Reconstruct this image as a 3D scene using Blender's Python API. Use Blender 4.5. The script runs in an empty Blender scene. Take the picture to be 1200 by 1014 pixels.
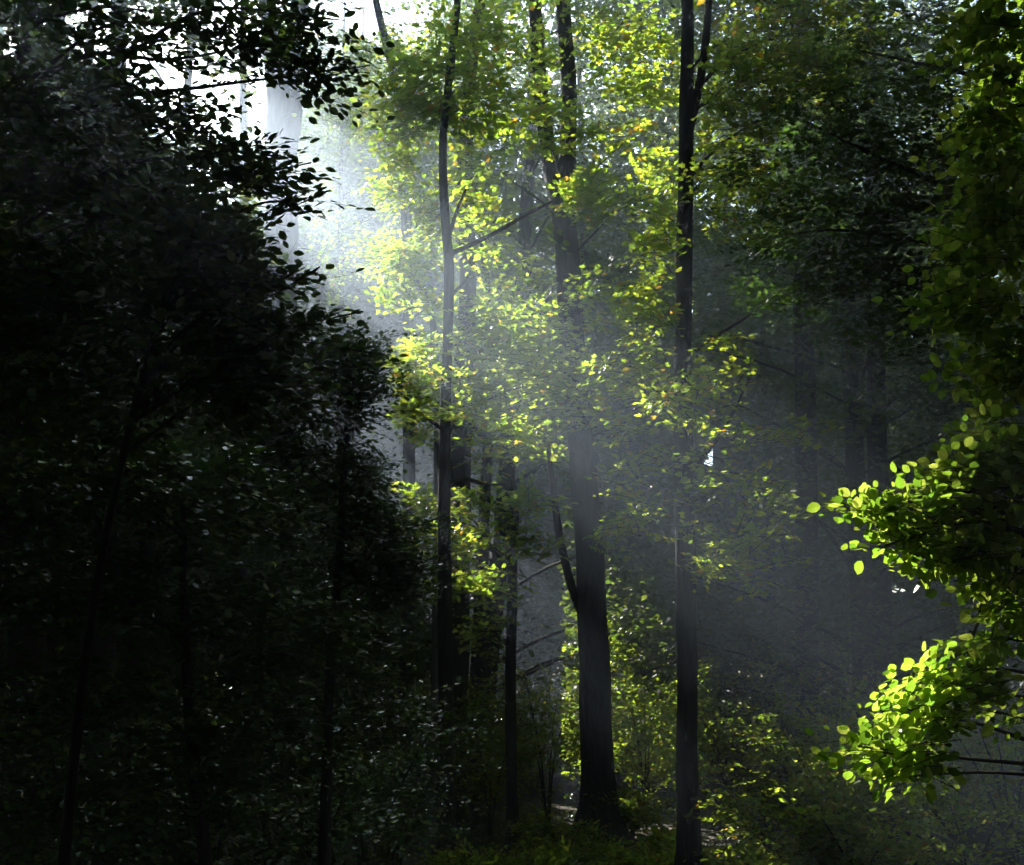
import bpy, math, numpy as np
rng = np.random.default_rng(11)
PI = math.pi
col = bpy.context.scene.collection
sc = bpy.context.scene

# ------------------------------------------------------------------ camera
F_PX, CX, CY = 1608.0, 600.0, 507.0          # focal length and centre in photo pixels
PITCH = math.radians(10)
CAM = np.array([0.0, 0.0, 1.7])
FW = np.array([0, math.cos(PITCH), math.sin(PITCH)])
UP = np.array([0, -math.sin(PITCH), math.cos(PITCH)])
RT = np.array([1.0, 0, 0])
VPX, VPY = -200.0, -200.0                      # where the sun stands, seen from the camera (up and left, out of frame)
S = FW + (VPX - CX) / F_PX * RT + (CY - VPY) / F_PX * UP
S = S / np.linalg.norm(S)                      # direction towards the sun
SUN_EL = math.asin(S[2]); SUN_AZ = math.atan2(S[0], S[1])

def P(px, py, d):
    return CAM + d * (FW + (px - CX) / F_PX * RT + (CY - py) / F_PX * UP)
def proj(X):
    q = X - CAM
    z = q @ FW
    zz = np.where(np.abs(z) < .01, .01, z)
    return CX + F_PX * (q @ RT) / zz, CY - F_PX * (q @ UP) / zz, z
def smooth(a, b, x):
    t = np.clip((x - a) / (b - a), 0, 1)
    return t * t * (3 - 2 * t)
def ground_z(x, y):
    x = np.asarray(x, float); y = np.asarray(y, float)
    return (-1.45 * smooth(2, 24, y) + 1.6 * smooth(36, 95, y)
            + .10 * np.sin(x * .55 + 1.3) * np.cos(y * .43) + .05 * np.sin(x * 1.7 + y * 1.1))

# ------------------------------------------------------------------ value noise
_tab = rng.random((64, 64))
def vnoise(a, b):
    ia = np.floor(a).astype(int); ib = np.floor(b).astype(int)
    fa = a - ia; fb = b - ib
    fa = fa * fa * (3 - 2 * fa); fb = fb * fb * (3 - 2 * fb)
    g = lambda i, j: _tab[i % 64, j % 64]
    return (g(ia, ib) * (1 - fa) + g(ia + 1, ib) * fa) * (1 - fb) + (g(ia, ib + 1) * (1 - fa) + g(ia + 1, ib + 1) * fa) * fb

# ------------------------------------------------------------------ leaves cut out of the canopy to shape the sunlight
# A line of sunlight keeps u and v (slope and offset about the sun's direction), so a gap is a box in (u, v).
GAPS = [  # u0, u1, v0, v1, only what stands left of this column, share of leaves cut away
    (.95, 2.3, 1800, 6400, 235, .30),        # flecks of sun on the dark leaves at the left
    (.67, .87, 10500, 23500, 580, 1.15),     # the core of the beam
    (.60, .97, 12500, 18000, 520, .60),      # its softer sides
    (.48, 1.06, 13500, 17500, 520, .34),     # stray rays beside it
    (.48, .97, 6350, 7750, 860, 1.1),        # on to the sunlit beech bough
    (.12, .27, 7700, 8600, 900, .8),
    (1.03, 1.2, 15000, 19500, 470, .75),     # the young maple
    (.24, .50, 17000, 26000, 780, .43),      # flecks on the upper maples
    (.95, 1.34, 23300, 29500, 660, .95),
    (.62, .90, 18500, 21500, 480, .45),      # into the mist at upper left
]
WINDOWS = [  # openings between the trees: centre, radii, nearest depth, share removed
    (400, 190, 95, 200, 9.6, .985), (455, 330, 60, 80, 9.6, .97), (440, 60, 45, 75, 9.6, .95), (455, 500, 60, 75, 20, .9),
]
SKY = [   # holes right through the crowns to the sky
    (829, 543, 7, 8, 9, 1), (836, 535, 9, 10, 9, 1), (843, 525, 7, 8, 9, 1), (850, 518, 8, 6, 9, 1), (1048, 688, 8, 7, 9, 1), (1057, 692, 7, 6, 9, 1), (1045, 492, 4, 5, 9, 1), (1048, 504, 6, 4, 9, 1), (822, 85, 5, 5, 9, 1),
    (1046, 537, 6, 5, 9, 1), (1040, 520, 3, 3, 9, 1), (854, 740, 6, 4, 9, 1), (812, 366, 6, 7, 9, 1), (812, 352, 4, 4, 9, 1), (995, 26, 5, 8, 9, 1), (988, 18, 4, 4, 9, 1), (745, 178, 6, 7, 9, 1), (737, 190, 4, 4, 9, 1), (752, 170, 4, 5, 9, 1),
    (543, 705, 7, 6, 9, 1), (548, 710, 5, 4, 9, 1), (872, 766, 4, 4, 9, 1), (757, 262, 4, 6, 9, 1), (752, 272, 4, 4, 9, 1), (1064, 720, 6, 3, 9, 1), (137, 480, 3, 3, 9, 1), (540, 560, 4, 3, 9, 1), (760, 788, 10, 4, 9, 1), (786, 776, 6, 5, 9, 1), (854, 553, 3, 3, 9, 1), (834, 497, 4, 3, 9, 1),
    (115, 35, 34, 42, 9.5, .9), (190, 85, 60, 55, 9.5, .94), (280, 30, 40, 40, 9.5, .94), (250, 100, 60, 50, 9.5, .9), (215, 140, 60, 25, 9.5, .85),
    (425, 12, 30, 35, 9.5, .95), (285, 120, 35, 60, 9.5, .9), (240, 215, 40, 40, 9.5, .8), (10, 55, 12, 16, 9.5, .9), (165, 20, 90, 25, 9.5, .8), (480, 15, 25, 40, 20, .7),
]
def keep(X, gaps=True, windows=True, sky=True, overhead=False, clip=None):
    px, py, z = proj(X)
    m = np.ones(len(X), bool)
    if overhead: m &= ~((z > .5) & (px > -80) & (px < 1280) & (py > -60))
    if clip is not None: m &= (px < clip) | (z < .5)
    r = rng.random(len(X))
    if gaps:
        a = np.where((z > .5) & (px > VPX + 1) & (px < 920))[0]
        w = px[a] - VPX; u = (py[a] - VPY) / w; v = z[a] * w; pa = px[a]
        b = (u > .1) & (u < 2.4); a, u, v, pa = a[b], u[b], v[b], pa[b]; za = z[a]
        n = vnoise(u * 34 + 3, v / 1500.) * .6 + vnoise(u * 80, v / 700. + 9) * .4
        u = u + np.where(v > 9000, 1, .15) * (.13 * (vnoise(v / 650., u * 9 + 20) - .5) + .05 * (vnoise(v / 160., u * 30) - .5))   # ragged edges
        for u0, u1, v0, v1, pm, share in GAPS:
            m[a[(u > u0) & (u < u1) & (v > v0) & (v < v1) & (pa < pm) & (za > (15 if v1 < 6500 else 0)) & (n < .18 + .64 * share)]] = False
    f = np.where(m & (z > 9) & (px > -20) & (px < 1220) & (py > -40) & (py < 820))[0]
    X_, Y_, Z_, r = px[f], py[f], z[f], r[f]
    if windows:
        nz = vnoise(X_ / 22., Y_ / 22.)
        for cx, cy, rx, ry, dm, share in WINDOWS:
            m[f[(((X_ - cx) / rx) ** 2 + ((Y_ - cy) / ry) ** 2 < .75 + .5 * nz) & (Z_ > dm) & (Z_ < 39) & (r < share)]] = False
    if sky:
        nz = vnoise(X_ / 7., Y_ / 7.)
        for cx, cy, rx, ry, dm, share in SKY:
            g = np.where((np.abs(X_ - cx) < rx * 1.2) & (np.abs(Y_ - cy) < ry * 1.2))[0]
            m[f[g[(((X_[g] - cx) / rx) ** 2 + ((Y_[g] - cy) / ry) ** 2 < .6 + .8 * nz[g]) & (Z_[g] > dm) & (r[g] < share)]]] = False
    return m

# ------------------------------------------------------------------ materials
def nt(name):
    m = bpy.data.materials.new(name); m.use_nodes = True
    t = m.node_tree; t.nodes.clear()
    return m, t
def N(t, typ, **kw):
    n = t.nodes.new(typ)
    for k, v in kw.items():
        if k in n.inputs: n.inputs[k].default_value = v
        else: setattr(n, k, v)
    return n
def ramp(t, stops):
    r = t.nodes.new('ShaderNodeValToRGB'); e = r.color_ramp.elements
    while len(e) < len(stops): e.new(.5)
    for q, (p, c) in zip(e, stops): q.position = p; q.color = (*c, 1)
    return r
def leaf_mat(name, stops, tstops, trans=.5, rough=.42, spec=.5):
    m, t = nt(name); L = t.links.new
    g = N(t, 'ShaderNodeNewGeometry')
    r1 = ramp(t, stops); r2 = ramp(t, tstops)
    L(g.outputs['Random Per Island'], r1.inputs[0]); L(g.outputs['Random Per Island'], r2.inputs[0])
    p = N(t, 'ShaderNodeBsdfPrincipled', Roughness=rough); p.inputs['Specular IOR Level'].default_value = spec
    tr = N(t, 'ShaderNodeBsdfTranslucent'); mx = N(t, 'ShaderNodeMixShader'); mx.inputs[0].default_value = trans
    nz = N(t, 'ShaderNodeTexNoise', Scale=2.1, Detail=2.0)
    hs = N(t, 'ShaderNodeHueSaturation'); mr = N(t, 'ShaderNodeMapRange')
    mr.inputs[3].default_value = .55; mr.inputs[4].default_value = 1.45
    tc = N(t, 'ShaderNodeTexCoord'); L(tc.outputs['Object'], nz.inputs[0])
    L(nz.outputs[0], mr.inputs[0]); L(mr.outputs[0], hs.inputs['Value']); L(r1.outputs[0], hs.inputs['Color'])
    L(hs.outputs[0], p.inputs['Base Color']); L(r2.outputs[0], tr.inputs[0])
    L(p.outputs[0], mx.inputs[1]); L(tr.outputs[0], mx.inputs[2])
    o = N(t, 'ShaderNodeOutputMaterial'); L(mx.outputs[0], o.inputs[0])
    return m
def bark_mat(name, c0, c1, scale=1.0, moss=.0):
    m, t = nt(name); L = t.links.new
    tc = N(t, 'ShaderNodeTexCoord'); mp = N(t, 'ShaderNodeMapping'); mp.inputs['Scale'].default_value = (9 * scale, 9 * scale, 1.3 * scale)
    L(tc.outputs['Object'], mp.inputs[0])
    nz = N(t, 'ShaderNodeTexNoise', Scale=2.0, Detail=8.0, Roughness=.65); L(mp.outputs[0], nz.inputs[0])
    r = ramp(t, [(.32, c0), (.68, c1)]); L(nz.outputs[0], r.inputs[0])
    n2 = N(t, 'ShaderNodeTexNoise', Scale=1.2, Detail=3.0); L(tc.outputs['Object'], n2.inputs[0])
    r2 = ramp(t, [(.5, (0, 0, 0)), (.7, (moss, moss, moss))]); L(n2.outputs[0], r2.inputs[0])
    mix = N(t, 'ShaderNodeMix', data_type='RGBA'); L(r2.outputs[0], mix.inputs[0]); L(r.outputs[0], mix.inputs[6]); mix.inputs[7].default_value = (.035, .06, .015, 1)
    p = N(t, 'ShaderNodeBsdfPrincipled', Roughness=.9); L(mix.outputs[2], p.inputs['Base Color'])
    p.inputs['Specular IOR Level'].default_value = .2
    b = N(t, 'ShaderNodeBump', Strength=1.0, Distance=.06); L(nz.outputs[0], b.inputs['Height']); L(b.outputs[0], p.inputs['Normal'])
    o = N(t, 'ShaderNodeOutputMaterial'); L(p.outputs[0], o.inputs[0])
    return m
M = {}
M['maple'] = leaf_mat('maple_leaf', [(0, (.045, .085, .016)), (.6, (.07, .11, .02)), (.95, (.10, .12, .02)), (.99, (.13, .07, .02))],
                      [(0, (.25, .43, .035)), (.5, (.38, .53, .04)), (.93, (.50, .57, .05)), (.99, (.55, .33, .03))], .68)
M['beech'] = leaf_mat('beech_leaf', [(0, (.045, .095, .014)), (1, (.085, .13, .02))], [(0, (.13, .28, .02)), (.25, (.26, .45, .03)), (.7, (.40, .58, .05)), (1, (.58, .68, .10))], .6, .3, .6)
M['dark'] = leaf_mat('shade_leaf', [(0, (.055, .12, .06)), (.7, (.08, .14, .055)), (1, (.11, .15, .035))], [(0, (.06, .15, .015)), (1, (.12, .21, .02))], .35, .24, .9)  # for trees standing in shade; shade put into its weak see-through colour
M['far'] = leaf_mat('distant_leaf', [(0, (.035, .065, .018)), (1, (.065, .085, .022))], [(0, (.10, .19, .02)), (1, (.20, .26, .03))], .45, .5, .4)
M['bark'] = bark_mat('dark_bark', (.012, .010, .008), (.05, .042, .036), 1.0, .5)
M['beech_bark'] = bark_mat('smooth_grey_bark', (.05, .05, .048), (.12, .117, .11), .35, .35)
M['twig'] = bark_mat('twig_bark', (.03, .024, .018), (.06, .05, .04), 2.0)
def ground_mat():
    m, t = nt('leaf_litter'); L = t.links.new
    tc = N(t, 'ShaderNodeTexCoord')
    n1 = N(t, 'ShaderNodeTexNoise', Scale=.8, Detail=6.0); L(tc.outputs['Object'], n1.inputs[0])
    v = N(t, 'ShaderNodeTexVoronoi', Scale=14.0); L(tc.outputs['Object'], v.inputs[0])
    r = ramp(t, [(.3, (.03, .022, .013)), (.55, (.065, .045, .025)), (.75, (.03, .045, .014))]); L(n1.outputs[0], r.inputs[0])
    hs = N(t, 'ShaderNodeHueSaturation'); L(r.outputs[0], hs.inputs['Color'])
    mr = N(t, 'ShaderNodeMapRange'); mr.inputs[3].default_value = .5; mr.inputs[4].default_value = 1.5
    sp = N(t, 'ShaderNodeSeparateColor'); L(v.outputs['Color'], sp.inputs[0]); L(sp.outputs[0], mr.inputs[0]); L(mr.outputs[0], hs.inputs['Value'])
    p = N(t, 'ShaderNodeBsdfPrincipled', Roughness=.85); L(hs.outputs[0], p.inputs['Base Color'])
    b = N(t, 'ShaderNodeBump', Strength=.7, Distance=.05); L(v.outputs[0], b.inputs['Height']); L(b.outputs[0], p.inputs['Normal'])
    o = N(t, 'ShaderNodeOutputMaterial'); L(p.outputs[0], o.inputs[0])
    return m
M['ground'] = ground_mat()

# ------------------------------------------------------------------ mesh building
class MB:
    """collects polygons, all as flat arrays"""
    def __init__(s): s.v = []; s.li = []; s.ct = []; s.mi = []; s.sm = []; s.n = 0
    def add(s, verts, polys, mat=0, smooth=False):       # polys: (n,k) array of indices
        polys = np.asarray(polys, np.int64)
        s.v.append(np.asarray(verts, float)); s.li.append((polys + s.n).ravel())
        s.ct.append(np.full(len(polys), polys.shape[1], np.int64)); s.mi.append(np.full(len(polys), mat)); s.sm.append(np.full(len(polys), smooth))
        s.n += len(verts)
    def build(s, name, mats, parent=None, base=(0, 0, 0)):
        if not s.v: return None
        me = bpy.data.meshes.new(name)
        v = np.concatenate(s.v) - np.asarray(base); li = np.concatenate(s.li); ct = np.concatenate(s.ct)
        me.vertices.add(len(v)); me.vertices.foreach_set('co', v.astype(np.float32).ravel())
        me.loops.add(len(li)); me.loops.foreach_set('vertex_index', li.astype(np.int32))
        me.polygons.add(len(ct)); st = np.concatenate([[0], np.cumsum(ct)[:-1]])
        me.polygons.foreach_set('loop_start', st.astype(np.int32))
        me.polygons.foreach_set('material_index', np.concatenate(s.mi).astype(np.int32))
        me.polygons.foreach_set('use_smooth', np.concatenate(s.sm))
        me.update(calc_edges=True)
        for m in (mats if isinstance(mats, (list, tuple)) else [mats]): me.materials.append(m)
        o = bpy.data.objects.new(name, me); col.objects.link(o)
        if parent is not None: o.parent = parent
        else: o.location = base
        return o

def norm(a): return a / np.maximum(np.linalg.norm(a, axis=-1, keepdims=True), 1e-9)
def spline(pts, sub):
    pts = np.asarray(pts, float)
    if len(pts) < 2 or sub < 2: return pts
    q = np.vstack([2 * pts[0] - pts[1], pts, 2 * pts[-1] - pts[-2]]); out = []
    for i in range(1, len(q) - 2):
        for k in range(sub):
            t = k / sub; a, b, c, d = q[i - 1], q[i], q[i + 1], q[i + 2]
            out.append(.5 * (2 * b + (c - a) * t + (2 * a - 5 * b + 4 * c - d) * t * t + (3 * b - a - 3 * c + d) * t ** 3))
    out.append(pts[-1])
    return np.array(out)
def tube(mb, pts, rad, sides=8, sub=4, wob=.0, mat=0, flare=0.):
    pr = spline(np.column_stack([np.asarray(pts, float), rad]), sub)
    p = pr[:, :3]; r = np.maximum(pr[:, 3], .0015)
    tg = norm(np.gradient(p, axis=0))
    ref = np.array([0, 1., 0]) if abs(tg[0][2]) > .8 else np.array([0, 0, 1.])
    a = norm(np.cross(tg, ref)); b = np.cross(tg, a)
    th = np.arange(sides) / sides * 2 * PI
    R = r[:, None] * np.ones((1, sides))
    if wob:
        ph = rng.random(4) * 9
        zz = np.arange(len(p))[:, None]
        R = R * (1 + wob * (np.sin(th * 3 + ph[0] + zz * .25) + .7 * np.sin(th * 5 + ph[1] - zz * .4) + .6 * np.sin(zz * .9 + ph[2] + th)) + wob * .8 * (rng.random(R.shape) - .5))
    if flare:
        d = np.linalg.norm(p - p[0], axis=1)[:, None]
        R = R * (1 + flare * np.exp(-d / .35) * (1 + .45 * np.sin(th * 4 + 1)))
    v = p[:, None, :] + R[:, :, None] * (np.cos(th)[None, :, None] * a[:, None, :] + np.sin(th)[None, :, None] * b[:, None, :])
    n = len(p); i = np.arange(n - 1)[:, None] * sides; j = np.arange(sides)[None, :]; j2 = (j + 1) % sides
    f = np.stack([i + j, i + j2, i + sides + j2, i + sides + j], -1).reshape(-1, 4)
    mb.add(v.reshape(-1, 3), f, mat, True)

SHAPES = {   # outline (along, across), rim of one leaf, tip first point is the stalk
    'quad': [(0, 0), (.45, .34), (1, 0), (.5, -.34)],
    'hex': [(0, 0), (.3, .3), (.72, .22), (1, 0), (.72, -.22), (.3, -.3)],
    'oval': [(0, 0), (.18, .2), (.45, .3), (.75, .22), (1, 0), (.75, -.22), (.45, -.3), (.18, -.2)],
    'beech': [(0, 0), (.1, .17), (.32, .31), (.58, .29), (.82, .13), (1, 0), (.82, -.13), (.58, -.29), (.32, -.31), (.1, -.17)],
    'round': [(0, 0), (.15, .26), (.42, .4), (.72, .32), (1, 0), (.72, -.32), (.42, -.4), (.15, -.26)],
    'maple': [(0, 0), (.02, .30), (.28, .24), (.38, .52), (.55, .22), (.74, .22), (1, 0), (.74, -.22), (.55, -.22), (.38, -.52), (.28, -.24), (.02, -.30)],
}
def leaves(mb, pos, ax, nr, size, shape, mat=0, fold=.15):
    """one leaf per row; near leaves are two halves folded along the midrib"""
    tpl = np.array(SHAPES[shape]); k = len(tpl)
    ax = norm(ax); sd = norm(np.cross(nr, ax)); nn = np.cross(ax, sd)
    al, ac = tpl[:, 0], tpl[:, 1]
    n = len(pos); bend = rng.uniform(-.35, .1, n)
    h = fold * np.abs(ac)[None, :] + bend[:, None] * (al ** 2)[None, :] * .5
    v = pos[:, None, :] + size[:, None, None] * (al[None, :, None] * ax[:, None, :] + ac[None, :, None] * sd[:, None, :] + h[..., None] * nn[:, None, :])
    o = np.arange(n)[:, None] * k
    if shape in ('quad', 'hex'):
        mb.add(v.reshape(-1, 3), o + np.arange(k)[None, :], mat)
    else:
        half = k // 2
        mb.add(v.reshape(-1, 3), np.vstack([o + np.arange(half + 1)[None, :], o + np.r_[half:k, 0][None, :]]), mat)

def sprays(mb, O, D, U, L, m, leaf, shape, mat=0, twig=None, kw=None, droop=.12):
    """flat leafy twigs: leaves left and right of a twig with origin O, direction D, upper side U"""
    n = len(O)
    if n == 0: return
    D = norm(D); SD = norm(np.cross(U, D)); U = np.cross(D, SD)
    L = np.broadcast_to(L, (n,))
    t = (np.arange(m) + .6) / m
    sg = np.where(np.arange(m) % 2 == 0, 1., -1.)
    pos = O[:, None, :] + (L[:, None] * t)[..., None] * D[:, None, :] - (droop * L[:, None] * t ** 2)[..., None] * np.array([0, 0, 1.])
    pos = pos + rng.normal(0, .12, pos.shape) * leaf
    off = sg * (1 - .35 * t)
    ang = np.radians(rng.uniform(35, 75, (n, m)))
    ax = np.cos(ang)[..., None] * D[:, None, :] + (np.sin(ang) * sg)[..., None] * SD[:, None, :] + rng.normal(0, .15, pos.shape)
    pos = pos + (off * leaf * .9)[None, :, None] * SD[:, None, :] * rng.uniform(.2, 1.1, (n, m))[..., None]
    nr = U[:, None, :] + rng.normal(0, .33, pos.shape)
    size = leaf * rng.uniform(.5, 1.25, (n, m)) * (1 - .25 * t)
    pos = pos.reshape(-1, 3); ax = ax.reshape(-1, 3); nr = nr.reshape(-1, 3); size = size.reshape(-1)
    k = keep(pos, **(kw or {}))
    leaves(mb, pos[k], ax[k], nr[k], size[k], shape, mat)
    if twig is not None:
        kk = k.reshape(n, m).mean(1) > .5
        O, D, L, SD, U = O[kk], D[kk], L[kk], SD[kk], U[kk]; n = len(O)
        if n:
            s = np.array([0, .5, 1.]); r = np.array([1, .7, .25]) * twig
            c = O[:, None, :] + (L[:, None] * s)[..., None] * D[:, None, :] - (droop * L[:, None] * s ** 2)[..., None] * np.array([0, 0, 1.])
            th = np.arange(3) / 3 * 2 * PI
            v = c[:, :, None, :] + r[None, :, None, None] * (np.cos(th)[None, None, :, None] * SD[:, None, None, :] + np.sin(th)[None, None, :, None] * U[:, None, None, :])
            b = np.arange(n)[:, None] * 9
            f = np.array([[q * 3 + j, q * 3 + (j + 1) % 3, q * 3 + 3 + (j + 1) % 3, q * 3 + 3 + j] for q in range(2) for j in range(3)])
            mb.add(v.reshape(-1, 3), (b[:, :, None] + f[None]).reshape(-1, 4), 1)

def ball(n, shell=0.):
    d = norm(rng.normal(0, 1, (n, 3)))
    return d * (rng.random(n) ** (1 / 3.) * (1 - shell) + shell)[:, None]
def pad(mb, c, r, n, leaf, shape, toward=None, L=.6, m=12, twig=None, kw=None, tilt=.3, droop=.12, face=(0, 0, 1.)):
    """a bough's worth of foliage: n leafy twigs in an ellipsoid at c, growing away from `toward`"""
    c = np.asarray(c); q = ball(n)
    O = c + q[:, :1] * r[0] * RT + q[:, 1:2] * r[1] * np.array([0, 0, 1.]) + q[:, 2:] * r[2] * np.array([0, 1., 0])
    t = c - np.array([0, 0, 1.]) if toward is None else np.asarray(toward)
    base = O - t; base[:, 2] *= .3
    D = norm(base) + rng.normal(0, .55, O.shape) * np.array([1, 1, .45])
    D[:, 2] -= .08
    U = np.array(face) + rng.normal(0, tilt, O.shape)
    sprays(mb, O - norm(D) * L * .4, D, U, L * rng.uniform(.6, 1.3, n), m, leaf, shape, 0, twig, kw, droop)

def tagged(o, label, cat, group=None):
    o['label'] = label; o['category'] = cat
    if group: o['group'] = group
def empty(name, loc, label, cat, group=None):
    o = bpy.data.objects.new(name, None); col.objects.link(o); o.location = loc; o.empty_display_size = .2
    tagged(o, label, cat, group); return o

def path_at(pts, z):
    pts = np.asarray(pts); i = np.argmin(np.abs(pts[:, 2] - z)); return pts[i]

TREE_BASES = []
def tree(name, label, group, depth, trunk, pads, leaf, shape, lm, bark='bark', top=None, twig=.006, L=.6, m=12, stems=(), sides=20, wob=.06,
         limbs=True, kw={'gaps': False, 'windows': False}, cat='tree', tilt=.3, face=(0, 0, 1.), droop=.12, flare=.85, dens=1.):
    """trunk: (px, py, width px) from the foot up at one depth; pads: (px, py, rx, ry, depth, rdepth, twigs)"""
    pts = [P(a, b, depth) for a, b, w in trunk]; rad = [w / F_PX * depth / 2 for a, b, w in trunk]
    x, y = pts[0][0], pts[0][1]
    foot = np.array([x, y, float(ground_z(x, y)) - .05])
    if pts[0][2] > foot[2] + .25: pts = [foot] + pts; rad = [rad[0] * 1.08] + rad
    else: pts[0] = foot
    if top is not None:     # grows on above the frame
        e = pts[-1]; d = e - pts[-2]; d = d / np.linalg.norm(d)
        h = top - e[2]
        if h > .5:
            for s in (.35, .7, 1.): pts.append(e + d * h * s + rng.normal(0, .12, 3) * np.array([1, 1, 0]) * s * 2); rad.append(rad[len(trunk) - 1] * (1 - .85 * s) + .01)
    base = foot
    e = empty(name, base, label, cat, group)
    TREE_BASES.append(base)
    b = MB(); tube(b, pts, rad, sides, 5, wob, 0, flare); b.build('trunk', M[bark], e, base)
    line = spline(np.array(pts), 6)
    for st in stems:        # a stem or limb seen in the photograph: (px, py, w) or (px, py, w, depth)
        sp = [P(q[0], q[1], q[3] if len(q) > 3 else depth) for q in st]; sr = [q[2] / F_PX * depth / 2 for q in st]
        b = MB(); tube(b, sp, sr, 8, 5, .04); b.build('branch', M[bark], e, base)
    mb = MB()
    for q in pads:
        c = P(q[0], q[1], q[4]); r = (q[2] / F_PX * q[4], q[3] / F_PX * q[4], q[5])
        a = path_at(line, c[2] - .45 * math.hypot(c[0] - line[len(line) // 2][0], c[1] - line[len(line) // 2][1]))
        pad(mb, c, r, max(2, int(q[6] * (dens if len(q) < 8 else 1))), q[7] if len(q) > 7 else leaf, shape, a, L, m, twig, kw, tilt, droop, face)
        n = np.linalg.norm(c - a)
        if limbs and abs(q[4] - depth) < .55 * n:
            r0 = min(.01 + .009 * n, rad[0] * .3)
            bb = MB(); lift = np.array([0, 0, .1 * n]); q1, q2, q3 = [a * (1 - f) + c * f + lift * math.sin(f * PI) + rng.normal(0, .028, 3) * n for f in (.25, .5, .78)]
            tube(bb, [a, a * .93 + q1 * .07, q1, q2, q3, c + (c - q3) * .5], [r0 * 1.25, r0 * .95, r0 * .75, r0 * .5, r0 * .3, .004], 6, 5, .06); bb.build('branch', M[bark], e, base)
    mb.build('crown', [M[lm], M['twig']], e, base)
    return e

# ------------------------------------------------------------------ ground
def build_ground():
    xs = np.concatenate([np.linspace(-400, -45, 14), np.linspace(-42, 42, 100), np.linspace(45, 400, 14)])
    ys = np.concatenate([np.linspace(-300, -12, 12), np.linspace(-10, 60, 100), np.linspace(63, 900, 30)])
    X, Y = np.meshgrid(xs, ys); Z = ground_z(X, Y)
    near = (np.abs(X) < 42) & (Y > -10) & (Y < 60)
    Z = Z + np.where(near, rng.normal(0, .025, Z.shape), 0)
    b = MB(); nx = len(xs); i = np.arange(len(ys) - 1)[:, None] * nx; j = np.arange(nx - 1)[None, :]
    b.add(np.stack([X, Y, Z], -1).reshape(-1, 3), np.stack([i + j, i + j + 1, i + nx + j + 1, i + nx + j], -1).reshape(-1, 4), 0, True)
    o = b.build('forest_floor', M['ground']); o['kind'] = 'structure'
build_ground()

# ------------------------------------------------------------------ the trees one can tell apart
tree('tall_tree', 'thick dark trunk right of centre, forking high up, its middle veiled by sunlit haze', None, 26,
     [(703, 985, 42), (700, 880, 38), (697, 780, 36), (692, 680, 34), (686, 590, 32), (676, 470, 30), (668, 340, 29), (660, 250, 27), (650, 215, 22), (638, 150, 18), (630, 60, 16), (627, 0, 15)],
     [(700, 60, 90, 50, 25, 1.2, 55), (760, 90, 50, 50, 24.5, 1, 60), (740, 165, 70, 45, 25, 1.2, 60), (690, 230, 35, 35, 24.8, .6, 60), (600, 120, 60, 60, 25, 1, 60),
      (590, 40, 60, 50, 25.5, 1, 50), (720, 20, 80, 30, 26, 1, 50), (640, 330, 60, 40, 26.5, 1, 36), (770, 230, 30, 40, 25, .8, 40), (560, 190, 45, 30, 25, 1, 40), (655, 400, 40, 35, 24, .8, 36), (690, 450, 35, 30, 24, .8, 34), (660, 480, 45, 25, 24, .8, 40), (640, 430, 40, 35, 24, .8, 40), (700, 350, 35, 40, 24.5, .8, 34), (725, 620, 30, 30, 25, .6, 20), (655, 150, 40, 40, 24.5, .6, 34),
      (700, -130, 190, 70, 24, 3, 200, .2), (560, -260, 180, 80, 24, 3, 180, .22), (760, -330, 180, 80, 23, 3, 180, .22), (640, -450, 170, 80, 24, 3, 180, .24), (820, -540, 170, 80, 22, 3, 180, .24), (880, -300, 160, 80, 25, 3, 180, .24)],  # crown parts above the frame, added to shut out sky light
     .145, 'maple', 'maple', top=21, dens=0.75, stems=[[(660, 262, 22), (664, 200, 20), (666, 110, 19), (662, 40, 18), (659, -40, 16)],
                                             [(684, 725, 11), (668, 680, 10), (655, 625, 9), (648, 570, 7), (642, 520, 5)], [(683, 40, 5), (710, 46, 4), (735, 20, 3)]])
tree('slender_tree', 'slender dark trunk left of centre with a thin side branch reaching right into the haze', None, 22,
     [(522, 905, 21), (522, 800, 18), (521, 690, 16), (521, 600, 15), (522, 500, 13), (524, 400, 12), (526, 320, 12), (523, 270, 11), (519, 200, 10), (521, 140, 9), (530, 60, 9), (536, 0, 8)],
     [(470, 215, 38, 26, 23, .6, 52), (470, 160, 30, 40, 23, .7, 50), (500, 110, 50, 45, 22.5, .8, 85), (560, 120, 50, 50, 22, .8, 90), (545, 50, 60, 40, 22, .8, 80), (485, 300, 38, 26, 23, .7, 70),
      (480, 345, 40, 20, 23, .6, 40), (560, 260, 40, 60, 23, .8, 50), (500, 250, 25, 40, 22.6, .6, 46), (475, 90, 30, 40, 23, .6, 40), (450, 130, 25, 30, 23, .6, 24),
      (580, 420, 60, 35, 21, .7, 56), (560, 470, 45, 30, 21, .6, 44), (600, 375, 50, 30, 21.5, .7, 40), (635, 450, 40, 30, 21, .6, 36), (490, 430, 35, 30, 21.5, .6, 50), (500, 480, 30, 18, 21, .5, 24), (590, 505, 50, 18, 21, .5, 26), (555, 390, 35, 30, 21, .6, 34)],
     .135, 'maple', 'maple', top=17, dens=0.75, stems=[[(528, 297, 7), (550, 288, 6), (585, 270, 5), (620, 250, 4), (650, 235, 3)], [(527, 275, 5), (536, 245, 4), (546, 222, 3)],
                                              [(523, 570, 8), (545, 562, 6), (570, 568, 4), (592, 567, 3)], [(521, 505, 5), (500, 490, 4), (480, 480, 3)], [(526, 350, 5), (545, 330, 3), (562, 322, 2)]])
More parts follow.
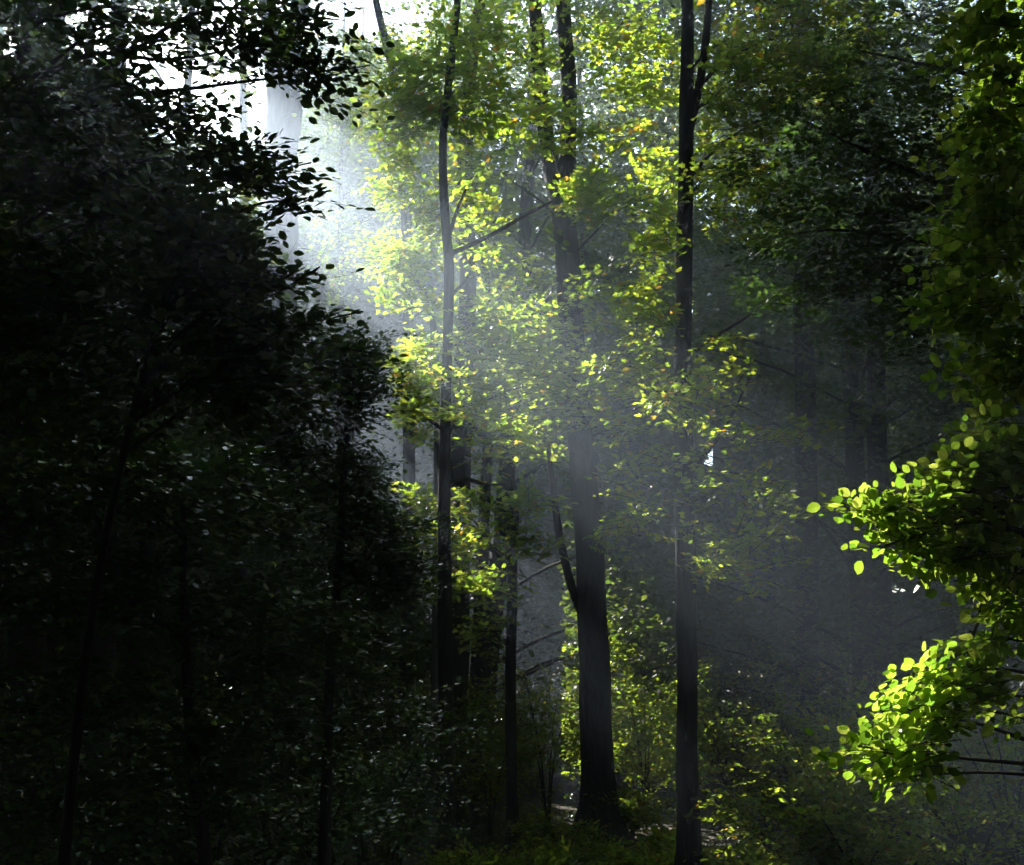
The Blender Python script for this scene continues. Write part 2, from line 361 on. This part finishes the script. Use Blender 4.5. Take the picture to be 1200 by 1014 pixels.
tree('maple_tree', 'leafy backlit maple glowing yellow green in the middle of the light beam', None, 29,
     [(556, 900, 16), (560, 760, 15), (566, 640, 14), (572, 520, 12), (575, 430, 10), (570, 330, 8), (560, 250, 6)],
     [(580, 430, 75, 45, 28, 2.3, 120), (620, 470, 60, 40, 27.5, 2.3, 90), (540, 480, 50, 40, 27, 2.3, 90), (500, 440, 35, 45, 26.5, 2.3, 80), (570, 360, 50, 40, 28, 2.3, 80), (640, 420, 50, 40, 28, 2.3, 60),
      (610, 380, 40, 30, 28, 2.3, 40), (490, 490, 30, 30, 26, .8, 40), (575, 530, 60, 30, 27, 2.3, 45), (650, 510, 45, 25, 27, 2.3, 45), (545, 395, 40, 40, 27, 2.3, 60)],
     .14, 'maple', 'maple', top=None, dens=.75, stems=[[(575, 520, 6), (600, 500, 4), (640, 490, 3)], [(574, 470, 6), (610, 430, 4), (650, 425, 3)]])
tree('young_maple', 'young maple with sharp yellow green leaves beside the slender trunk under the beam', None, 24,
     [(600, 925, 13), (598, 830, 13), (599, 740, 12), (601, 660, 11), (604, 600, 9), (600, 560, 6)],
     [(500, 590, 28, 22, 23, .5, 46), (495, 630, 40, 25, 23, .6, 46), (545, 640, 35, 30, 22.5, .6, 70), (560, 590, 40, 25, 23, .6, 50), (540, 690, 40, 25, 23, .6, 56), (620, 590, 40, 18, 23.5, .6, 40),
      (600, 630, 30, 25, 23.5, .6, 36), (580, 690, 30, 25, 23.5, .6, 36), (630, 640, 30, 20, 23.5, .5, 22), (570, 740, 30, 30, 24, .6, 40)],
     .135, 'maple', 'maple', dens=0.6, stems=[[(603, 640, 6), (590, 600, 5), (575, 585, 3)], [(601, 670, 6), (570, 640, 4), (545, 625, 3)]])
tree('broad_tree', 'broad blackish trunk standing close behind the slender trunk, low at centre left', None, 27,
     [(530, 890, 36), (531, 800, 35), (534, 720, 32), (537, 640, 28), (540, 540, 24), (544, 430, 22), (548, 330, 20)],
     [(520, 60, 60, 60, 30, 1.5, 50)], .13, 'maple', 'maple', top=19)
tree('forked_tree', 'straight dark trunk on the right with a narrow fork near the top of the picture', None, 18.5,
     [(808, 1005, 27), (806, 900, 25), (805, 800, 24), (803, 690, 24), (802, 580, 23), (801, 470, 21), (801, 360, 19), (803, 250, 18), (804, 150, 17), (805, 60, 15), (806, 0, 14)],
     [(880, 90, 60, 45, 17.7, .8, 85), (870, 130, 50, 40, 17.7, .8, 55), (900, 30, 60, 40, 18.5, .8, 70), (960, 60, 60, 50, 18.5, .8, 60), (770, 290, 30, 40, 17.6, .5, 45), (755, 360, 35, 40, 17.4, .6, 55),
      (765, 450, 40, 30, 17.4, .6, 42), (845, 430, 30, 50, 17, .6, 32), (960, 105, 60, 40, 17.7, .8, 45), (850, 200, 50, 60, 18.2, .8, 60), (930, 510, 45, 20, 17, .5, 20), (755, 400, 25, 40, 18, .5, 30),
      (760, 605, 45, 30, 17.4, .6, 34), (850, 650, 40, 35, 17, .6, 24), (725, 440, 40, 22, 17, .5, 26), (740, 500, 40, 25, 17, .5, 26), (735, 560, 30, 22, 17, .5, 18), (770, 540, 25, 20, 17.3, .4, 14), (800, 470, 50, 35, 15.5, .8, 34), (850, 560, 55, 40, 15, .8, 34), (880, 660, 55, 40, 15, .8, 30), (840, 640, 45, 40, 16.5, .6, 26), (900, 600, 50, 50, 16, .8, 30), (860, 500, 45, 30, 17, .6, 26), (1000, 20, 60, 40, 18.5, .8, 50), (880, 240, 60, 50, 17.7, .8, 45),
      (900, -120, 190, 70, 18, 2.5, 200, .2), (1020, -280, 190, 90, 17.5, 2.5, 190, .22), (860, -420, 200, 90, 17.5, 2.5, 190, .22), (750, -600, 250, 110, 15.5, 3, 200, .24), (950, -700, 250, 120, 14.5, 3, 200, .24), (600, -560, 220, 100, 17, 3, 200, .24), (800, -1000, 300, 150, 13.5, 3, 190, .24), (1060, -500, 200, 100, 17, 3, 190, .24)],  # added out of frame to close the hole of sky overhead
     .105, 'maple', 'maple', L=.48, top=20, dens=0.8, stems=[[(808, 150, 11), (820, 95, 10), (828, 40, 9), (833, -20, 8)], [(803, 420, 6), (830, 400, 4), (870, 375, 3), (900, 355, 2)], [(806, 560, 6), (850, 500, 4), (880, 440, 3)]])
tree('great_beech', 'great pale grey trunk with a high fork, standing far off in the bright blue haze', None, 36,
     [(322, 700, 46), (324, 500, 42), (327, 380, 40), (331, 280, 37), (328, 190, 38), (331, 120, 40), (326, 80, 30), (319, 40, 22), (310, -20, 18)],
     [(270, 110, 50, 45, 36, 2, 60), (380, 150, 60, 50, 37, 2, 60), (250, 40, 70, 60, 36, 2, 50), (400, 90, 40, 60, 38, 2, 40), (370, 230, 50, 60, 37, 2, 40),
      (170, -40, 110, 45, 36, 2.5, 200, .2), (270, -60, 100, 50, 36, 2.5, 200, .2), (220, -140, 140, 60, 36, 3, 200, .22), (340, -100, 90, 50, 37, 2.5, 150, .2), (90, -70, 100, 50, 35, 2.5, 160, .2)],  # unseen crown added up-sun to shade the slender tree's top
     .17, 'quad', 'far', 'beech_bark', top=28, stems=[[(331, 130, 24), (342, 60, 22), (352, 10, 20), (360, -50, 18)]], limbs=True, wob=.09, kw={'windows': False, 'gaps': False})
tree('bent_tree', 'thin crooked dark stem against the bright sky at the top, left of the slender trunk', None, 31,
     [(478, 700, 15), (479, 500, 14), (478, 380, 13), (476, 240, 12), (472, 150, 11), (463, 95, 10), (452, 50, 9), (440, 0, 8)],
     [(440, 70, 30, 40, 31, 1, 40), (420, 130, 35, 30, 32, 1, 36), (480, 40, 30, 40, 31, 1, 50), (410, 40, 20, 25, 31, 1, 14)], .13, 'maple', 'maple', top=17, kw={'windows': False, 'gaps': False})
tree('arched_sapling', 'arched pale sapling stem catching the sun beside the slender trunk, in the haze', None, 27,
     [(512, 560, 8), (511, 440, 8), (508, 385, 8), (502, 355, 7), (492, 335, 6), (478, 322, 4)],
     [(470, 310, 35, 25, 27, .7, 50), (455, 295, 25, 25, 27, .6, 22), (430, 260, 45, 40, 33, 1, 26), (400, 330, 40, 40, 35, 1, 26), (385, 290, 30, 50, 36, 1, 18)], .11, 'maple', 'maple', 'beech_bark', kw={'windows': False, 'gaps': False})

tree('shaded_tree', 'dim trunk in deep shade left of the sunlit beech, crown almost black', None, 30,
     [(1036, 930, 26), (1034, 800, 25), (1031, 650, 24), (1028, 500, 22), (1026, 330, 19), (1022, 150, 16), (1020, 0, 13)],
     [(960, 180, 70, 50, 23, 1.2, 110), (1040, 130, 70, 50, 23.5, 1.2, 110), (1090, 220, 60, 60, 23, 1.2, 120), (1000, 270, 70, 50, 22.5, 1.2, 120), (930, 290, 50, 50, 23, 1, 70), (1080, 340, 60, 50, 23, 1.2, 110), (1000, 370, 70, 40, 23, 1.2, 100),
      (1070, 40, 60, 50, 23.5, 1.2, 90), (1110, 450, 50, 50, 23, 1, 70), (1040, 440, 60, 40, 23, 1, 50), (1100, -120, 180, 80, 22, 2.5, 190, .2), (1200, -300, 180, 90, 21, 2.5, 190, .22), (1230, 60, 60, 80, 22, 1.5, 90), (1220, 230, 60, 80, 22, 1.5, 90), (1000, -80, 150, 70, 28, 3, 190, .24), (900, -170, 150, 70, 27, 3, 190, .24), (1040, -260, 150, 80, 26, 3, 190, .24), (890, 350, 40, 30, 23, .8, 30)],  # pads above the frame added against light from overhead
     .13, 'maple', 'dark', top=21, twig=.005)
tree('added_shade_maple', 'added dark maple boughs with large leaves, hanging in from the right to darken the shade above the beam', None, 13,  # boughs added so their dark leaves stand in for deep shade
     [(1420, 1050, 44), (1410, 800, 41), (1400, 500, 37), (1390, 200, 32), (1380, -100, 28)],
     [(960, 130, 60, 40, 13, .6, 40), (1040, 160, 70, 45, 13, .7, 60), (1090, 80, 60, 45, 13, .7, 50), (980, 220, 70, 40, 12.6, .7, 56), (1070, 250, 60, 45, 12.6, .7, 60), (1000, 310, 70, 35, 12.6, .6, 50), (1090, 340, 55, 40, 12.6, .6, 50),
      (910, 270, 45, 30, 12.8, .5, 24), (1050, 390, 55, 22, 12.8, .5, 26), (1020, 50, 60, 30, 13, .6, 30), (1140, 180, 50, 60, 12.6, .7, 60), (930, 345, 40, 20, 12.8, .4, 14), (880, 200, 30, 24, 13, .4, 12)],
     .085, 'maple', 'dark', top=15, L=.45, m=11, twig=.003, limbs=False,
     stems=[[(1400, 330, 16), (1230, 270, 10), (1100, 215, 6), (1000, 170, 4), (940, 140, 2)], [(1400, 420, 14), (1220, 320, 9), (1090, 285, 5), (990, 270, 3), (920, 275, 2)], [(1400, 480, 12), (1230, 385, 7), (1100, 345, 4), (1010, 320, 2)], [(1390, 180, 14), (1220, 110, 8), (1080, 75, 4), (1010, 60, 2)]])
tree('hazy_tree', 'faint straight trunk half lost in grey haze right of the forked tree', None, 33,
     [(948, 900, 28), (947, 760, 27), (945, 600, 26), (943, 450, 24), (940, 300, 21), (938, 120, 18), (936, 0, 15)],
     [(900, 150, 60, 60, 33, 2, 90), (980, 110, 60, 60, 33, 2, 90), (930, 250, 70, 60, 33, 2, 100), (900, 40, 70, 50, 33, 2, 90), (990, 20, 60, 50, 33, 2, 80), (860, 320, 60, 50, 33, 2, 90), (970, 350, 60, 40, 33, 2, 70), (880, -90, 130, 60, 32, 3, 170, .24), (970, -170, 140, 60, 31, 3, 170, .24), (800, -200, 130, 60, 30, 3, 170, .24)],  # the last ones, out of frame, added to cut the sky light
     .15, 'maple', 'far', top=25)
# left: the dark mass of leaves close to the camera
NOW = {'windows': False, 'sky': True, 'gaps': True}
tree('beech_tree', 'black silhouetted beech boughs at top left with oval leaves and sky sparkling through', None, 7.2,
     [(-170, 1010, 130), (-165, 700, 120), (-160, 400, 110), (-150, 100, 100), (-140, -200, 90)],
     [(40, 60, 90, 90, 7, .5, 60), (60, 170, 110, 70, 7, .6, 120), (150, 120, 60, 40, 7.4, .4, 26), (200, 170, 90, 50, 7.2, .5, 60), (310, 50, 60, 35, 7.5, .35, 46), (370, 85, 35, 25, 7.5, .25, 26),
      (220, 40, 60, 40, 7.4, .4, 18), (120, 60, 70, 60, 7.2, .5, 24), (270, 185, 60, 25, 7, .4, 36), (300, 205, 35, 18, 7, .3, 16), (350, 20, 45, 30, 7.6, .3, 20), (130, 250, 150, 60, 7.2, .6, 150), (180, 15, 90, 30, 7.4, .4, 22)],
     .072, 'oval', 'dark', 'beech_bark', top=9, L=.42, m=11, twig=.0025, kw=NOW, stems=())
tree('beech_sapling', 'dark beech sapling whose lone leafy twig juts right into the bright haze', None, 6.4,
     [(60, 1200, 15), (85, 900, 12), (120, 650, 10), (170, 430, 8), (215, 290, 5)],
     [(205, 255, 60, 30, 6.3, .3, 40), (258, 285, 35, 22, 6.3, .2, 26), (248, 322, 60, 40, 6.4, .3, 60), (318, 328, 20, 16, 6.3, .15, 10), (345, 384, 26, 20, 6.3, .15, 12), (280, 380, 55, 40, 6.5, .3, 60), (230, 340, 90, 70, 6.5, .4, 120),
      (305, 440, 70, 45, 6.7, .35, 70), (120, 360, 110, 80, 6.5, .5, 140), (20, 350, 90, 90, 6.5, .5, 110), (240, 450, 100, 50, 6.7, .5, 120), (100, 470, 110, 60, 6.7, .5, 120),
      (335, 240, 12, 7, 6.3, .04, 4), (318, 246, 12, 6, 6.3, .04, 3), (364, 233, 8, 4, 6.3, .03, 2), (352, 326, 10, 8, 6.3, .05, 3), (392, 372, 12, 8, 6.4, .05, 4), (300, 200, 16, 6, 6.3, .05, 4), (405, 410, 14, 9, 6.6, .08, 5)],
     .072, 'oval', 'dark', 'bark', L=.34, m=10, twig=.002, kw=NOW, stems=[[(215, 330, 6), (262, 262, 4), (300, 240, 3), (335, 235, 2.5), (368, 231, 1.5)]])
tw = MB()   # the jutting twig's own leaves
lone = P(372, 231, 6.4)
ga = np.array([P(302, 240, 6.4), P(318, 238, 6.4), P(335, 236, 6.4), P(350, 233, 6.4)])
tree('hornbeam', 'bushy dark tree with glinting small leaves, its edge meeting the blue haze mid left', None, 13,
     [(380, 1000, 14), (386, 800, 12), (398, 650, 10), (404, 540, 8), (412, 450, 5)],
     [(420, 440, 38, 30, 13, .5, 60), (390, 420, 50, 35, 13, .6, 80), (415, 480, 30, 28, 13, .5, 50), (360, 480, 70, 45, 13, .7, 120), (420, 560, 34, 25, 13, .5, 50), (390, 560, 70, 45, 13, .8, 130),
      (430, 640, 60, 35, 13, .7, 100), (330, 600, 90, 50, 13, .8, 140), (440, 612, 38, 24, 13, .5, 50), (455, 672, 45, 28, 13, .5, 55), (425, 535, 26, 18, 13, .4, 24), (350, 420, 60, 40, 13.2, .6, 90), (300, 470, 60, 40, 13.2, .6, 80), (420, 760, 70, 45, 13, .7, 110), (450, 840, 70, 45, 13, .7, 90), (470, 680, 35, 30, 13, .5, 50), (380, 700, 90, 50, 13, .8, 140), (455, 455, 24, 8, 12.8, .3, 8), (500, 612, 22, 8, 12.8, .3, 9), (440, 408, 18, 7, 12.8, .3, 6), (415, 392, 14, 6, 12.6, .3, 5), (300, 530, 60, 50, 13, .7, 90)],
     .075, 'oval', 'dark', L=.45, m=13, twig=.003, kw=NOW)
tree('hazel_tree', 'low spreading hazel in deep shade filling the lower left of the wood', None, 10,
     [(250, 1180, 16), (240, 1000, 15), (222, 850, 13), (215, 700, 10), (215, 560, 6)],
     [(100, 560, 130, 60, 10, .8, 150), (240, 580, 110, 60, 10, .8, 140), (60, 680, 120, 70, 10, .8, 130), (200, 700, 130, 60, 10.2, .8, 140), (330, 740, 90, 50, 10.5, .8, 100), (80, 820, 120, 60, 9.5, .8, 110), (240, 830, 120, 60, 10, .8, 110),
      (20, 940, 110, 60, 9.5, .7, 70), (170, 930, 110, 50, 9.8, .7, 70), (320, 880, 80, 50, 10.5, .7, 70)],
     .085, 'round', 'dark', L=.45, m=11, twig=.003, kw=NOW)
# right: sunlit beech boughs close to the camera
tree('sunlit_beech', 'beech at the right edge with brilliant sunlit lime green drooping boughs', None, 5.6,
     [(1420, 1300, 120), (1410, 900, 112), (1400, 500, 104), (1395, 100, 95)],
     [(1130, 570, 60, 35, 5.6, .22, 34), (1080, 600, 60, 22, 5.6, .2, 24), (1170, 520, 40, 40, 5.7, .25, 30), (1120, 640, 60, 18, 5.5, .2, 26), (1170, 600, 40, 40, 5.7, .2, 24), (1020, 590, 38, 12, 5.6, .12, 8), (1075, 630, 45, 14, 5.5, .12, 12),
      (1185, 690, 26, 60, 5.5, .15, 26), (1140, 665, 40, 20, 5.5, .15, 16), (1165, 745, 25, 25, 5.45, .12, 10), (1120, 790, 42, 28, 5.4, .18, 24), (1085, 840, 42, 34, 5.4, .18, 28), (1050, 880, 45, 20, 5.4, .15, 22), (1150, 820, 28, 28, 5.4, .15, 12), (1080, 910, 22, 18, 5.4, .12, 8), (1190, 840, 12, 16, 5.4, .1, 3),
      (1165, 40, 40, 50, 6, .25, 44), (1180, 110, 35, 40, 6, .25, 40), (1170, 200, 45, 50, 6.1, .3, 44), (1160, 290, 50, 45, 6.1, .3, 48), (1130, 360, 50, 25, 6.1, .3, 30), (1180, 420, 40, 60, 6, .3, 50), (1150, 140, 18, 14, 6, .12, 8)],
     .063, 'round', 'beech', 'beech_bark', top=8, dens=1.0, L=.28, m=9, twig=.0022, kw={'gaps': False, 'windows': False, 'sky': False}, tilt=.6, face=(-.25, .8, .75),
     stems=[[(1400, 620, 12), (1260, 655, 8), (1165, 690, 6), (1140, 745, 4), (1105, 815, 3), (1060, 880, 2)], [(1400, 450, 14), (1290, 530, 8), (1180, 590, 5), (1090, 615, 3), (1020, 640, 2)], [(1400, 520, 10), (1280, 560, 7), (1150, 575, 4), (1050, 585, 2)]])

# ------------------------------------------------------------------ forest trees all round
def forest_tree(x, y, h, cr, leaf, n, label, group, lean=0., low=.3, name='forest_tree', lm='far', npad=16, rad=None, kw=None):
    base = np.array([x, y, float(ground_z(x, y)) - .05])
    e = empty(name, base, label, 'tree', group)
    r0 = rad or rng.uniform(.13, .27)
    la = rng.normal(0, .03, 2) + np.array([lean, 0])
    pts = [base + np.array([la[0] * t * h + .15 * math.sin(t * 5 + x), la[1] * t * h, t * h]) for t in (0, .12, .3, .5, .75, 1)]
    b = MB(); tube(b, pts, [r0 * 1.15, r0, r0 * .88, r0 * .7, r0 * .4, .02], 9, 4, .03, 0, .4)
    line = spline(np.array(pts), 6)
    mb = MB()
    for k in range(npad):
        t = low + (1 - low) * (k + rng.random()) / npad
        a = line[int(t * .9 * (len(line) - 1))]
        w = cr * (1.05 - .75 * abs(t - .5) ** 1.2)
        th = rng.random() * 2 * PI
        c = a + np.array([math.cos(th), math.sin(th), .35]) * w * rng.uniform(.45, .8)
        mid = a * .5 + c * .5 + np.array([0, 0, .2])
        if keep(c + ball(24) * w * .5, **(kw or {})).mean() > .45: tube(b, [a, mid, c], [r0 * .25 * (1.1 - t), r0 * .15, .01], 5, 3)
        pad(mb, c, (w * .6, w * .4, w * .6), n // npad // 10, leaf, 'hex' if leaf < .3 else 'quad', a, L=leaf * 5, m=10, twig=None, kw=kw, tilt=.4)
    b.build('trunk', M['bark'], e, base)
    mb.build('crown', [M[lm]], e, base)
    return e

for y in np.arange(31, 122, 7.2):
    for x in np.arange(-78, 40, 7.2):
        X = x + rng.uniform(-2.2, 2.2); Y = y + rng.uniform(-2.2, 2.2)
        px = CX + F_PX * X / Y; cr = rng.uniform(4.6, 5.8) + (.8 if px > 560 else 0); m = F_PX * cr / Y
        if px < -1000 - 25 * max(0, 50 - Y) or px > 1500: continue
        seen = -m < px < 1200 + m  # trees not seen are added to block sun and sky
        if seen and Y < 38 and 310 < px < 500: continue
        far = Y > 66 or not seen
        leaf = .55 if far else min(max(Y * .0062, .2), .34)
        lai = 9. if not far else 10.
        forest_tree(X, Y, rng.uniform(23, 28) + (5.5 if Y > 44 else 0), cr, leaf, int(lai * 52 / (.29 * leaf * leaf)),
                    'slender forest tree fading into the dark hazy background behind the main trunks' if seen else 'added forest tree out of view, closing the canopy against sun and sky',
                    'background forest trees' if seen else 'added canopy trees out of view', low=.16 if seen else .3, npad=44)
for px, Y, h in [(350, 54, 34), (405, 50, 35), (455, 57, 35), (380, 64, 36), (430, 68, 36), (320, 60, 35)]:
    forest_tree((px - CX) / F_PX * Y, Y, h, 5., .3, 22000, 'slender forest tree fading into the dark hazy background behind the main trunks', 'background forest trees', low=.16, npad=44)
# hidden behind the dark leaves on the left: tall crowns added to block the sun
for px, Y, h in [(40, 17, 21), (120, 21, 23), (-10, 25, 24), (70, 28, 25), (160, 27, 24)]:
    X = (px - CX) / F_PX * Y
    forest_tree(X, Y, h, 4.6, .2, 26000, 'added tall forest tree behind the dark leaves at the left, blocking the sun', 'added trees behind the dark leaves', low=.4, npad=36, kw={'clip': 300})
# beside and behind the camera: unseen trees added to shut out sun and sky light
ADDED_CANOPY = ('added forest tree out of view, closing the canopy against sun and sky', 'added canopy trees out of view')
for X, Y in [(-13, 22), (-17, 14), (-10, 4), (13, 6), (14, 15), (20, 25), (9.5, 0), (-22, 26), (-24, 8), (20, 12), (19, 19), (-12, 11), (-27, 18), (-15, 27), (-21, 20), (-30, 26), (25, 30), (28, 18), (-31, 10)]:
    forest_tree(X, Y, rng.uniform(19, 23), 5.6, .5, 9000, *ADDED_CANOPY, low=.3, npad=36, kw={'overhead': True})
for X, Y in [(6, 3), (9, 9), (12, 16), (15, 24), (19, 33), (-5, 5), (-9, 11), (0, -3), (-2, -14), (24, 40)]:
    forest_tree(X, Y, rng.uniform(23, 26), 8.5, .5, 12000, *ADDED_CANOPY, low=.62, npad=40, kw={'overhead': True})
proto = forest_tree(1, -8.5, 21, 6, .55, 11000, *ADDED_CANOPY, low=.12, npad=44)
for i in range(34):
    th = math.radians(95 + 170 * ((i % 17) + rng.random() * .6) / 17); r = (11 if i < 17 else 19) + rng.uniform(-2, 2)
    if i % 3 == 1: continue  # trees left out so sky light reaches the dark leaves
    c = proto.copy(); col.objects.link(c); X, Y = math.sin(th) * r, math.cos(th) * r - 2
    c.location = (X, Y, float(ground_z(X, Y)) - .05); c.rotation_euler = (0, 0, rng.random() * 6)
    for ch in proto.children:
        q = ch.copy(); col.objects.link(q); q.parent = c

# far wood: one mass at the end of the view
def far_wood():
    mb = MB(); n = 42000
    a = rng.uniform(-1.0, .75, n); d = rng.uniform(118, 130, n)
    X = np.stack([np.sin(a) * d, np.cos(a) * d, np.zeros(n)], -1)
    X[:, 2] = ground_z(X[:, 0], X[:, 1]) + rng.random(n) ** .9 * (17 + 9 * vnoise(a * 30 + 40, d / 9.))
    k = keep(X, gaps=True, windows=False, sky=True); X = X[k]; n = len(X)
    leaves(mb, X, norm(rng.normal(0, 1, (n, 3))), np.array([0, 0, 1.]) + rng.normal(0, .7, (n, 3)), rng.uniform(.5, 1.3, n), 'quad')
    o = mb.build('far_wood', [M['far']]); o['kind'] = 'stuff'
far_wood()

# ------------------------------------------------------------------ undergrowth
def shrub(x, y, h, r, n, leaf, shape, lm, label, group=None, name='shrub'):
    base = np.array([x, y, float(ground_z(x, y)) - .03])
    e = empty(name, base, label, 'shrub', group)
    b = MB(); mb = MB()
    ns = rng.integers(4, 7)
    for k in range(ns):
        th = rng.random() * 2 * PI; q = r * rng.uniform(.3, .75)
        tip = base + np.array([math.cos(th) * q, math.sin(th) * q, h * rng.uniform(.65, 1)])
        mid = base + np.array([math.cos(th) * q * .3, math.sin(th) * q * .3, h * .45])
        tube(b, [base, mid, tip], [.022, .014, .004], 6, 4)
        pad(mb, tip - np.array([0, 0, h * .12]), (r * .5, h * .2, r * .5), n // ns // 24 + 1, leaf, shape, mid, leaf * 5.5, 12, .003)
        pad(mb, mid, (r * .7, h * .22, r * .7), n // ns // 24 + 1, leaf, shape, base, leaf * 5.5, 12, .003)
    b.build('stem', M['twig'], e, base); mb.build('foliage', [M[lm], M['twig']], e, base)

def at(px, d): 
    X = P(px, CY, d); return X[0], X[1]
for px, d, h, r, lab in [
    (640, 28, 3.4, 1.5, 'sunlit yellow green bush left of the thick trunk near the ground'),
    (600, 30, 3.6, 1.5, 'tall sunlit bush glowing between the thin young maple and the thick trunk'), (690, 30.5, 4.6, 1.5, 'tall bright bush directly behind the thick trunk'), (785, 30, 3.4, 1.2, 'yellow lit bush peeping past the foot of the forked tree'),
    (750, 29, 4.2, 1.2, 'bright yellow bush filling the space right of the thick trunk'),
    (575, 27, 3.0, 1.2, 'green sunlit bush between the broad trunk and the thin young maple'),
    (735, 27.5, .9, .8, 'low bush with sunlit flecks at the right foot of the thick trunk'),
    (655, 24.5, .8, .9, 'low shaded bush with white glints left of the foot of the thick trunk'),
    (985, 17, 1.5, .9, 'small bush with white glinting leaves below the sunlit beech bough')]:
    x, y = at(px, d); shrub(x, y, h, r, 2600, .10, 'maple', 'maple', lab)
for px, d, h in [(650, 22, 1.3), (715, 21, 1.2), (760, 22, 1.4), (690, 23, 1.0), (740, 18, 1.2), (630, 18, 1.0), (560, 17, 1.2), (450, 17, 2.4), (400, 15, 2.2), (470, 19, 2.0), (350, 16, 2.6), (280, 14, 2.4), (200, 13, 2.4), (120, 12, 2.4), (40, 12, 2.6), (570, 20, 1.4), (625, 21, 1.2), (910, 17.3, 1.6), (940, 25, 3.0), (840, 29, 3.2), (900, 33, 3.6), (980, 28, 3.2),
                 (1050, 22, 2.6), (1110, 18, 2.4), (1170, 21, 3.0), (1010, 34, 4), (770, 20, 1.5), (850, 16, 1.4), (1090, 30, 3.6), (690, 34, 3.6), (600, 36, 4), (520, 34, 4), (450, 30, 3.6), (950, 40, 4.5), (1150, 38, 4.5), (400, 33, 4), (340, 36, 4.5), (280, 32, 4), (230, 37, 4.5), (440, 38, 4.5), (180, 33, 4), (820, 42, 4.5), (730, 44, 4.5), (640, 45, 4.5), (540, 44, 4), (460, 42, 4.2)]:
    x, y = at(px + rng.uniform(-15, 15), d)
    if 500 < px < 900 and d < 26: h *= .5
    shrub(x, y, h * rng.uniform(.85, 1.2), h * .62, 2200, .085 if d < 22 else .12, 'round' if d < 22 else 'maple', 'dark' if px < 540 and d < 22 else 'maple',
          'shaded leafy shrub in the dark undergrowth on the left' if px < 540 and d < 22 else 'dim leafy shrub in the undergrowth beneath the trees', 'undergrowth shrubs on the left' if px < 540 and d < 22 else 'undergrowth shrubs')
def ground_cover():
    mb = MB(); n = 9000
    y = 6 + 34 * rng.random(n) ** 1.2; x = rng.uniform(-1, 1, n) * (.48 * y + 1)
    O = np.stack([x, y, ground_z(x, y) + rng.uniform(.02, .4, n)], -1)
    th = rng.random(n) * 2 * PI
    sprays(mb, O, np.stack([np.cos(th), np.sin(th), rng.uniform(-.1, .5, n)], -1), np.array([0, 0, 1.]) + rng.normal(0, .3, (n, 3)), .3, 7, .07, 'oval', 0, None)
    o = mb.build('ground_cover', [M['dark']]); o['kind'] = 'stuff'
ground_cover()

# ------------------------------------------------------------------ haze
def haze():
    x0, x1, y0, y1, z0, z1 = -95, 75, -25, 135, -6, 38
    v = np.array([(x, y, z) for x in (x0, x1) for y in (y0, y1) for z in (z0, z1)], float)
    f = np.array([[0, 1, 3, 2], [4, 6, 7, 5], [0, 4, 5, 1], [2, 3, 7, 6], [0, 2, 6, 4], [1, 5, 7, 3]])
    b = MB(); b.add(v, f)
    m, t = nt('morning_haze')
    p = N(t, 'ShaderNodeVolumePrincipled'); p.inputs['Color'].default_value = (.66, .80, 1, 1)
    p.inputs['Density'].default_value = .0062; p.inputs['Anisotropy'].default_value = .72
    o = N(t, 'ShaderNodeOutputMaterial'); t.links.new(p.outputs[0], o.inputs['Volume'])
    ob = b.build('haze', [m]); ob['kind'] = 'stuff'
haze()

# ------------------------------------------------------------------ light, camera, render settings
w = bpy.data.worlds.new('World'); sc.world = w; w.use_nodes = True
t = w.node_tree; bg = t.nodes['Background']
sky = t.nodes.new('ShaderNodeTexSky'); sky.sky_type = 'NISHITA'; sky.sun_disc = False
sky.sun_elevation = SUN_EL; sky.sun_rotation = SUN_AZ
t.links.new(sky.outputs[0], bg.inputs[0]); bg.inputs[1].default_value = .068
sl = bpy.data.lights.new('sun', 'SUN'); sl.energy = 5; sl.angle = math.radians(.5); sl.color = (1, .95, .86)
so = bpy.data.objects.new('sun', sl); col.objects.link(so)
from mathutils import Vector
so.rotation_euler = Vector(S).to_track_quat('Z', 'Y').to_euler(); so.location = (0, 0, 40)
cd = bpy.data.cameras.new('camera'); co = bpy.data.objects.new('camera', cd); col.objects.link(co)
cd.sensor_fit = 'VERTICAL'; cd.sensor_height = 24; cd.lens = 24 * F_PX / 1014; cd.clip_end = 3000; cd.clip_start = .05
co.location = CAM; co.rotation_euler = (PI / 2 + PITCH, 0, 0)
sc.camera = co
sc.view_settings.view_transform = 'Standard'; sc.view_settings.look = 'None'; sc.view_settings.exposure = 2.75; sc.view_settings.gamma = 1
cy = sc.cycles
cy.max_bounces = 3; cy.diffuse_bounces = 1; cy.glossy_bounces = 1; cy.transmission_bounces = 2; cy.volume_bounces = 0; cy.transparent_max_bounces = 4
cy.caustics_reflective = False; cy.caustics_refractive = False
cy.use_adaptive_sampling = True; cy.adaptive_threshold = .02; cy.use_denoising = True; cy.sample_clamp_indirect = 3
